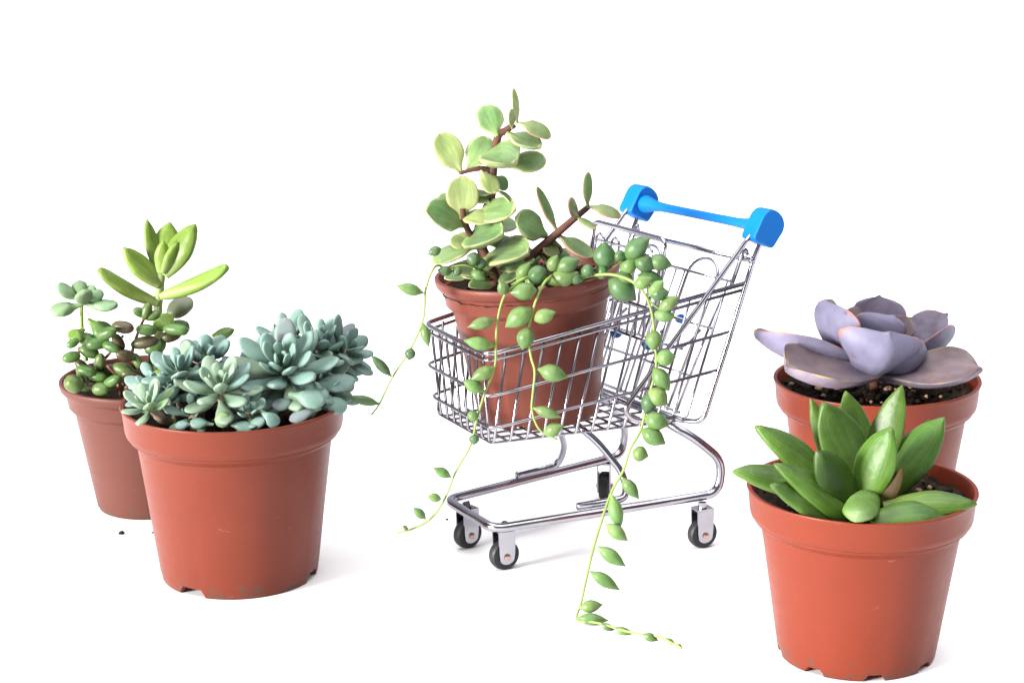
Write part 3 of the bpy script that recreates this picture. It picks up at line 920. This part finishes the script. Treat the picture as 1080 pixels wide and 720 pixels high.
base = MB()
bz = .455
RT_ = .043
pts = [C(1.62, -.50, 1.17), C(1.86, -.70, .985), C(2.08, -.80, .76), C(2.04, -.80, bz), C(-.165, -.435, bz), C(-.165, .435, bz), C(2.04, .80, bz), C(2.08, .80, .76), C(1.86, .70, .985), C(1.62, .50, 1.17)]
base.tube(fillet(pts, .13, 8), RT_, 12)
base.build('base_frame', M['chrome'], cart)
for sgn in (-1, 1):
    sm = MB()
    sm.tube(fillet([C(.66, sgn * .53, bz + .078), C(1.16, sgn * .60, bz + .078), C(1.18, sgn * .50, .74), C(1.00, sgn * .33, 1.04), C(.86, sgn * .20, 1.19)], .14, 8), .036, 10)
    sm.build('support_leg', M['chrome'], cart)


def rounded_plate(mb, fr, b0, thick, prof):
    """prof in (a, z) in frame fr, extruded along b"""
    n = len(prof)
    verts = [fr(a, b0 - thick, z) for a, z in prof] + [fr(a, b0 + thick, z) for a, z in prof]
    faces = [tuple(range(n)), tuple(range(2 * n - 1, n - 1, -1))]
    for i in range(n):
        j = (i + 1) % n
        faces.append((i, i + n, j + n, j))
    mb.add(verts, faces)


for (ca, cb_, yaw) in ((0, .33, .06), (0, -.33, -.10), (1.85, .82, .12), (1.85, -.82, -.85)):
    r = .140

    def turned(da, db, z):      # caster frame, turned about its swivel
        return C(ca + da * math.cos(yaw) - db * math.sin(yaw), cb_ + da * math.sin(yaw) + db * math.cos(yaw), z, False)
    fk = MB()
    top = bz - .02
    if ca > 1:
        cb_in = math.copysign(abs(cb_) - .005, cb_)
    else:
        cb_in = math.copysign(abs(cb_) + .03, cb_)
    for off in (-.062, .062):
        prof = [(-.085, .375), (-.078, .16)] + [(.075 * -math.cos(math.pi * k / 8), .125 - .062 * math.sin(math.pi * k / 8)) for k in range(1, 8)] + [(.078, .16), (.085, .375)]
        rounded_plate(fk, turned, off, .007, prof)
    rounded_plate(fk, turned, 0, .069, [(-.085, .372), (.085, .372), (.085, .390), (-.085, .390)])
    fk.tube([C(ca, cb_, .385, False), C(ca, cb_in, .44, False)], .04, 10)
    fo = fk.build('caster', M['chrome'], cart, True, 30)
    wm_ = MB()
    prof = [(-.046, .05), (-.05, .10), (-.047, .125), (-.034, .137), (0, .140), (.034, .137), (.047, .125), (.05, .10), (.046, .05)]
    K = 32
    verts, faces = [], []
    for (o_, rr) in prof:
        for k in range(K):
            a = 2 * math.pi * k / K
            verts.append(turned(rr * math.cos(a), o_, .140 + rr * math.sin(a)))
    for i in range(len(prof) - 1):
        for k in range(K):
            faces.append((i * K + k, i * K + (k + 1) % K, (i + 1) * K + (k + 1) % K, (i + 1) * K + k))
    faces.append(tuple(range(K))); faces.append(tuple((len(prof) - 1) * K + k for k in range(K - 1, -1, -1)))
    wm_.add(verts, faces)
    wm_.build('wheel', M['tyre'], fo, True, 40)
    rv = MB()
    rv.tube([turned(0, q, .135) for q in (-.085, -.08, .08, .088)], [.02, .03, .03, .02], 12)
    rv.build('rivet', M['rivet_reflect'], fo, True, 40)

# handle: bar with flared ends between two blunt blocks
hb = MB()
hz = 2.945
ha = 2.37
bs_ = [-.94, -.865, -.80, -.69, -.58, -.3, 0, .3, .58, .69, .77, .83, .90]
rs_ = [.092, .086, .064, .050, .044, .042, .042, .042, .044, .050, .064, .086, .092]
hb.tube([C(ha - .005, b, hz) for b in bs_], rs_, 16)
ho = hb.build('handle', M['blue'], cart, True, 50)
for sgn in (-1, 1):
    pr = [(2.195, 2.925), (2.402, 2.815), (2.515, 2.955), (2.522, 3.01), (2.505, 3.065), (2.462, 3.115), (2.405, 3.148), (2.350, 3.152), (2.30, 3.115)]
    def fil(lst):
        P = fillet([V(a, z, 0) for a, z in lst], .035, 3, True)
        return [(p.x, p.y) for p in P]
    pr = [(2.37 + (a - 2.37) * 1.10, 2.945 + (z - 2.99) * 1.10) for a, z in fil(pr)]
    eb = MB()
    n = len(pr)
    ca_, cz_ = 2.37, 2.945
    rings = [(.865, .90), (.88, .985), (.895, 1.0), (1.045, 1.0), (1.06, .985), (1.07, .93)]
    verts, faces = [], []
    for (b, k) in rings:
        for (a, z) in pr:
            verts.append(C(ca_ + (a - ca_) * k, sgn * b * (1.0 if sgn > 0 else 1.045), cz_ + (z - cz_) * k))
    for i in range(len(rings) - 1):
        for k in range(n):
            faces.append((i * n + k, i * n + (k + 1) % n, (i + 1) * n + (k + 1) % n, (i + 1) * n + k))
    faces.append(tuple(range(n))); faces.append(tuple((len(rings) - 1) * n + k for k in range(n - 1, -1, -1)))
    eb.add(verts, faces)
    eb.build('handle_end', M['blue'], ho, True, 35)

# ---------------------------------------------------------------- pot E : jade and trailing teardrops, in the cart
xE, yE, sE, tE_, zE, HE = .250, 19.59, .846, -.082, 1.275, 1.61
tE = thing('potted_succulent', (xE, yE, zE), 'terracotta pot of variegated jade and trailing teardrop strands standing in the trolley', 'potted plant', GRP)
atE = make_pot(tE, (xE, yE, 0), sE, HE, .65, 'lip', M['pot_reddish'], tilt=tE_, zbase=zE, notches=[(math.radians(a), .07, .055) for a in (250, 70, 160, 340)], flat=-.008)
make_soil(tE, atE, HE, .17, .93, 27, 8)
ze = Z(3.129, 430, 80)
ms = MB()
stem_px(ms, ze, [(292, 690, 19.4), (268, 620, 19.42), (243, 565, 19.45), (236, 500, 19.5), (272, 410, 19.5), (280, 325, 19.45), (290, 245, 19.45), (300, 195, 19.45), (322, 182, 19.45), (352, 160, 19.45)], (20, 11), m=10)
stem_px(ms, ze, [(282, 318, 19.45), (250, 306, 19.43), (205, 312, 19.4), (172, 322, 19.38)], (10, 6), m=8)
stem_px(ms, ze, [(240, 560, 19.46), (205, 520, 19.4), (188, 480, 19.38), (180, 440, 19.36)], (13, 9), m=8)
trunk = ms.build('trunk', M['bark'], tE)
for (b, t, w, dy, mt, f, ln, kw) in [
    ((295, 200), (252, 95), 98, .1, 'jade', .9, .1, dict(cup=-.1)),
    ((362, 158), (349, 40), 26, .05, 'jade_bright', .9, 1.5, {}),
    ((345, 178), (341, 108), 24, -.05, 'jade_bright', .8, .6, {}),
    ((366, 156), (472, 205), 54, -.02, 'jade_red', .5, .2, dict(bow=-.12)),
    ((325, 190), (442, 236), 62, -.1, 'jade', .35, .1, dict(bow=.12, cup=.15)),
    ((330, 300), (457, 275), 78, .1, 'jade', .7, .2, dict(cup=.1)),
    ((245, 268), (356, 292), 82, -.25, 'jade', .35, 0, dict(cup=.38)),
    ((176, 322), (100, 190), 102, .02, 'jade_bright', .9, .25, dict(cup=.12)),
    ((198, 310), (272, 205), 96, .12, 'jade', .85, -.1, dict(cup=.1)),
    ((242, 312), (290, 388), 62, -.12, 'jade_bright', .6, .1, {}),
    ((182, 468), (180, 330), 112, -.05, 'jade_bright', .95, 0, dict(cup=.15)),
    ((190, 495), (56, 438), 96, -.15, 'jade', .6, .25, dict(cup=.25, bow=.06)),
    ((175, 480), (105, 390), 80, .12, 'jade', .8, .3, {}),
    ((172, 468), (274, 482), 50, -.15, 'jade_bright', .35, -.1, dict(bow=-.1, cup=.1)),
    ((222, 462), (358, 440), 82, -.15, 'jade', .5, 0, dict(cup=.12)),
    ((290, 378), (354, 440), 22, -.05, 'jade', .2, .9, dict(bow=-.25)),
    ((285, 382), (222, 390), 22, .05, 'jade', .2, 0, dict(bow=.1)),
    ((255, 495), (362, 490), 56, .1, 'jade', .45, 0, {}),
    ((182, 556), (316, 526), 72, -.3, 'jade', .45, 0, dict(cup=.28)),
    ((225, 565), (77, 618), 62, -.1, 'jade', .5, -.25, dict(bow=-.12)),
    ((252, 606), (398, 588), 78, -.35, 'jade', .45, 0, dict(cup=.25)),
    ((285, 655), (140, 640), 52, -.1, 'jade', .4, 0, dict(cup=.2)),
    ((290, 668), (180, 662), 34, -.12, 'jade', .3, 0, dict(cup=.2)),
    ((300, 690), (200, 694), 40, -.1, 'jade', .4, 0, dict(cup=.2)),
    ((215, 660), (120, 668), 40, -.05, 'jade', .4, 0, dict(cup=.2)),
    ((272, 420), (212, 384), 50, .05, 'jade', .6, .2, {}),
    ((240, 520), (312, 470), 64, .08, 'jade', .6, 0, dict(cup=.1)),
    ((205, 560), (140, 540), 56, .0, 'jade_bright', .6, .2, {}),
    ((275, 600), (225, 646), 60, -.15, 'jade', .5, 0, dict(cup=.1)),
    ((300, 640), (420, 606), 58, -.1, 'jade', .5, 0, dict(cup=.12)),
    ((330, 660), (440, 585), 54, .15, 'jade', .6, 0, {}),
    ((285, 330), (330, 372), 44, .05, 'jade', .6, -.2, {}),
    ((262, 555), (356, 550), 50, .12, 'jade', .5, 0, {}),
    ((335, 580), (420, 585), 46, .05, 'jade', .5, 0, {}),
    ((290, 678), (395, 642), 44, -.2, 'jade', .45, 0, dict(cup=.1)),
    ((225, 570), (168, 520), 46, .05, 'jade_bright', .7, .2, {}),
]:
    kw['cup'] = kw.get('cup', 0) + .10
    add_leaf(trunk, ze, b, t, w * .93, 19.42, dy, .24, ROUND, facing(f, ln), mt, wav=.09, **kw)
ms = MB()
stem_px(ms, ze, [(385, 650, 19.35), (405, 600, 19.36), (470, 540, 19.4), (530, 488, 19.42), (575, 450, 19.44), (602, 428, 19.45)], (17, 9), m=10)
limb = ms.build('branch', M['bark'], tE)
for (b, t, w, dy, mt, f, ln, kw) in [
    ((492, 512), (426, 366), 34, .05, 'jade_red', .6, 1.0, {}),
    ((458, 530), (356, 464), 82, -.12, 'jade', .65, .2, dict(cup=.1)),
    ((594, 436), (596, 316), 34, .05, 'jade_red', .8, .6, dict(bow=.05)),
    ((598, 432), (704, 466), 40, -.05, 'jade_red', .5, .2, dict(bow=-.12)),
    ((562, 470), (532, 408), 28, -.15, 'jade_red', .7, .5, {}),
    ((558, 464), (618, 506), 24, -.15, 'jade_red', .5, .4, {}),
    ((498, 528), (612, 600), 52, -.1, 'jade_red', .55, .5, dict(bow=.1, cup=.3)),
    ((440, 570), (540, 606), 52, .1, 'jade', .6, 0, {}),
    ((430, 585), (520, 628), 48, .0, 'jade_red', .5, .2, {}),
    ((480, 535), (470, 590), 60, .1, 'jade', .7, 0, {}),
    ((455, 545), (488, 600), 46, -.1, 'jade_red', .1, 0, dict(bow=.2, cup=.2)),
]:
    add_leaf(limb, ze, b, t, w, 19.42, dy, .26, ROUND, facing(f, ln), mt, wav=.05, **kw)

zr = Z(1, 0, 0)
gz = lambda u, v, z=.045: pxz(u, v, z).y
strands = [
    # (stem points, leaves: base, tip, width, material)
    ([(472, 284, 19.25), (459, 281, 18.95), (449, 305, 18.9), (446.5, 336, 18.88), (433, 368, 18.85), (415, 396, 18.83), (400, 426, 18.82), (392, 437, 18.82)], 1.35, [
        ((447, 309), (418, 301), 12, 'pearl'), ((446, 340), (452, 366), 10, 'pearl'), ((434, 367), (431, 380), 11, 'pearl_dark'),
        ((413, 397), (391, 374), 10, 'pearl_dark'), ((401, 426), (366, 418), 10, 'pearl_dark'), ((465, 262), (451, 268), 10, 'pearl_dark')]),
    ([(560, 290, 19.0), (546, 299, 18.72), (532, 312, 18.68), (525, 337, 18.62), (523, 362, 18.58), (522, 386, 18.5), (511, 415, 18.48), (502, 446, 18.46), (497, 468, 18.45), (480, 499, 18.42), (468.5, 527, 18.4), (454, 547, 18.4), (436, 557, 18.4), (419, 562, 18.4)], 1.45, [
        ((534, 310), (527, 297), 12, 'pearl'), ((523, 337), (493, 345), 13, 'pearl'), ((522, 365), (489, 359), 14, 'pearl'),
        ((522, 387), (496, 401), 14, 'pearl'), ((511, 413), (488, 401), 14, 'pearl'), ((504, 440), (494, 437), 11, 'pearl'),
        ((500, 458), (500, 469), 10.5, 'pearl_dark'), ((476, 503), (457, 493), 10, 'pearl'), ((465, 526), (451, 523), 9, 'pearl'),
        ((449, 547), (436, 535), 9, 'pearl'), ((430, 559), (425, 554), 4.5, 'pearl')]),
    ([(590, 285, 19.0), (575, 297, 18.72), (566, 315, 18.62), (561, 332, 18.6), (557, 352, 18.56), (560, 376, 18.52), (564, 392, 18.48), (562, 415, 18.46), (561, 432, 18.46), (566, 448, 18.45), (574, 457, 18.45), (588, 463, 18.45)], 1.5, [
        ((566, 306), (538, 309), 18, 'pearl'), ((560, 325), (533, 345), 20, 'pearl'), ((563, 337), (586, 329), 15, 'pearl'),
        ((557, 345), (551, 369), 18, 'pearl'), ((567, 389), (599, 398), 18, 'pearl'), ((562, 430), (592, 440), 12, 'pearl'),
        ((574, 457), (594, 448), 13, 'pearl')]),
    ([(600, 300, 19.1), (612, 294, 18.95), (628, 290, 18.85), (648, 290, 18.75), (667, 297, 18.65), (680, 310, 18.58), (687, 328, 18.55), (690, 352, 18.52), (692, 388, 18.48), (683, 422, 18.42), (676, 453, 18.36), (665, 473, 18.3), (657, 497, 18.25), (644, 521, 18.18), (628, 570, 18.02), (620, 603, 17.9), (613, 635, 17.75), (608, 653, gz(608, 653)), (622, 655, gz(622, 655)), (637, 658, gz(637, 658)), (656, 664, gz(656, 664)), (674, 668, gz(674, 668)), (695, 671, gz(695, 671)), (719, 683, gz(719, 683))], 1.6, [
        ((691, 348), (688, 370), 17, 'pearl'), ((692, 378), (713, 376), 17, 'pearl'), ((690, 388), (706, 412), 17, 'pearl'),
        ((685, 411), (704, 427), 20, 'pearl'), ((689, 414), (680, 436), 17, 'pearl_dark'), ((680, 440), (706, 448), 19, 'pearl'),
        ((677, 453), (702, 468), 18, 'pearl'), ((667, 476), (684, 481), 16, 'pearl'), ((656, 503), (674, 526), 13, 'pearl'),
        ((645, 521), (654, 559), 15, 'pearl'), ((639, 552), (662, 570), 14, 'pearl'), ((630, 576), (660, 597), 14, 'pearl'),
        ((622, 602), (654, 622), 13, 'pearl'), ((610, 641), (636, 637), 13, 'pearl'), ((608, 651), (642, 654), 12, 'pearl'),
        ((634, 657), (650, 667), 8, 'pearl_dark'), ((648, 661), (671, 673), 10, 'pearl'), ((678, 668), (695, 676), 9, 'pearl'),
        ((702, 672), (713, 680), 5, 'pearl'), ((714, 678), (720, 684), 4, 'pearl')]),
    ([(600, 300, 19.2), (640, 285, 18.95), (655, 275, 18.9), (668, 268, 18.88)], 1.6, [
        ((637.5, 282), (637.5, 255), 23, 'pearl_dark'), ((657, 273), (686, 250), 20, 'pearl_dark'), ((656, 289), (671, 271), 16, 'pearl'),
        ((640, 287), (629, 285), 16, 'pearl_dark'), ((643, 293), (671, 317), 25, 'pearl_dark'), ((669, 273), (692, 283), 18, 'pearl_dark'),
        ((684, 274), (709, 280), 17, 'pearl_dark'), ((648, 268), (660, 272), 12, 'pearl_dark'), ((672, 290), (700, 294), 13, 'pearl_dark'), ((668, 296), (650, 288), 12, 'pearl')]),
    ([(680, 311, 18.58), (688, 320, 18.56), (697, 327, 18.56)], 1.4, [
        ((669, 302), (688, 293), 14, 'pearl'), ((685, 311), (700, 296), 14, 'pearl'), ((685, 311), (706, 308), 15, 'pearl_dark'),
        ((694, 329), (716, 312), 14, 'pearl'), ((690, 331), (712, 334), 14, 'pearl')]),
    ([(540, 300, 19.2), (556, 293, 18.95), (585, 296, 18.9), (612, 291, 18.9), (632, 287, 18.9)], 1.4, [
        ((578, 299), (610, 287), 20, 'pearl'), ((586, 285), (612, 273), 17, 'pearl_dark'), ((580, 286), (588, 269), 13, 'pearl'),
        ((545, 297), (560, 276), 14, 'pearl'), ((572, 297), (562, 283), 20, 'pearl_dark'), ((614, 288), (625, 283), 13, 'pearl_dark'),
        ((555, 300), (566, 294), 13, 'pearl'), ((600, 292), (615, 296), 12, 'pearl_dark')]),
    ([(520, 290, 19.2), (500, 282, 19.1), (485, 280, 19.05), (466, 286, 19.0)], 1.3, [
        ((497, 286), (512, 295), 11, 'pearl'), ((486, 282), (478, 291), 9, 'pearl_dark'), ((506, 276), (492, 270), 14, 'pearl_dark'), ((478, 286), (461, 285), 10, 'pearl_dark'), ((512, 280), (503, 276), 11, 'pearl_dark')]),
]
for pts, r, leaves in strands:
    ms = MB()
    stem_px(ms, zr, pts, (r, r * .75), m=7)
    so = ms.build('trailing_strand', M['greenstem'], tE)
    for (b, t, w, mt) in leaves:
        # depth: that of the strand point nearest to the leaf base
        yy = min(pts, key=lambda q: (q[0] - b[0]) ** 2 + (q[1] - b[1]) ** 2)
        best = 1e9
        for q0, q1 in zip(pts, pts[1:]):
            for k in range(11):
                s_ = k / 10
                d = (lerp(q0[0], q1[0], s_) - b[0]) ** 2 + (lerp(q0[1], q1[1], s_) - b[1]) ** 2
                if d < best:
                    best, ydep = d, lerp(q0[2], q1[2], s_)
        ln = math.hypot(t[0] - b[0], t[1] - b[1])
        pr = BALL if ln < w * 1.0 else (TEAR if ln < w * 1.7 else SPINDLE)
        # a leaf never sinks into the ground
        add_leaf(so, zr, b, t, w * 1.06, ydep - .02, -.05 if ydep > 17.9 else .0, .95, pr, facing(.6), mt)

# ---------------------------------------------------------------- crumbs on the sheet
for (u, v, r, lab) in ((128.5, 563, .022, 'larger dark soil crumb on the white sheet left of the orange pot'),
                       (161.5, 562, .011, 'thin soil crumb on the white sheet touching the orange pot side'),
                       (471.5, 548, .010, 'tiny soil crumb on the white sheet beside the trolley front wheel')):
    p = pxz(u, v, 0)
    cb = MB()
    cb.blob(p + V(0, 0, r * .6), (r * 1.3, r, r * .75), int(u), .6, 8)
    b = cb.build('soil_crumb', M['soil'])
    b['label'], b['category'], b['group'] = lab, 'soil crumb', 'soil crumbs on the sheet'

for o in scn.objects:
    if '_o' in o:
        del o['_o']
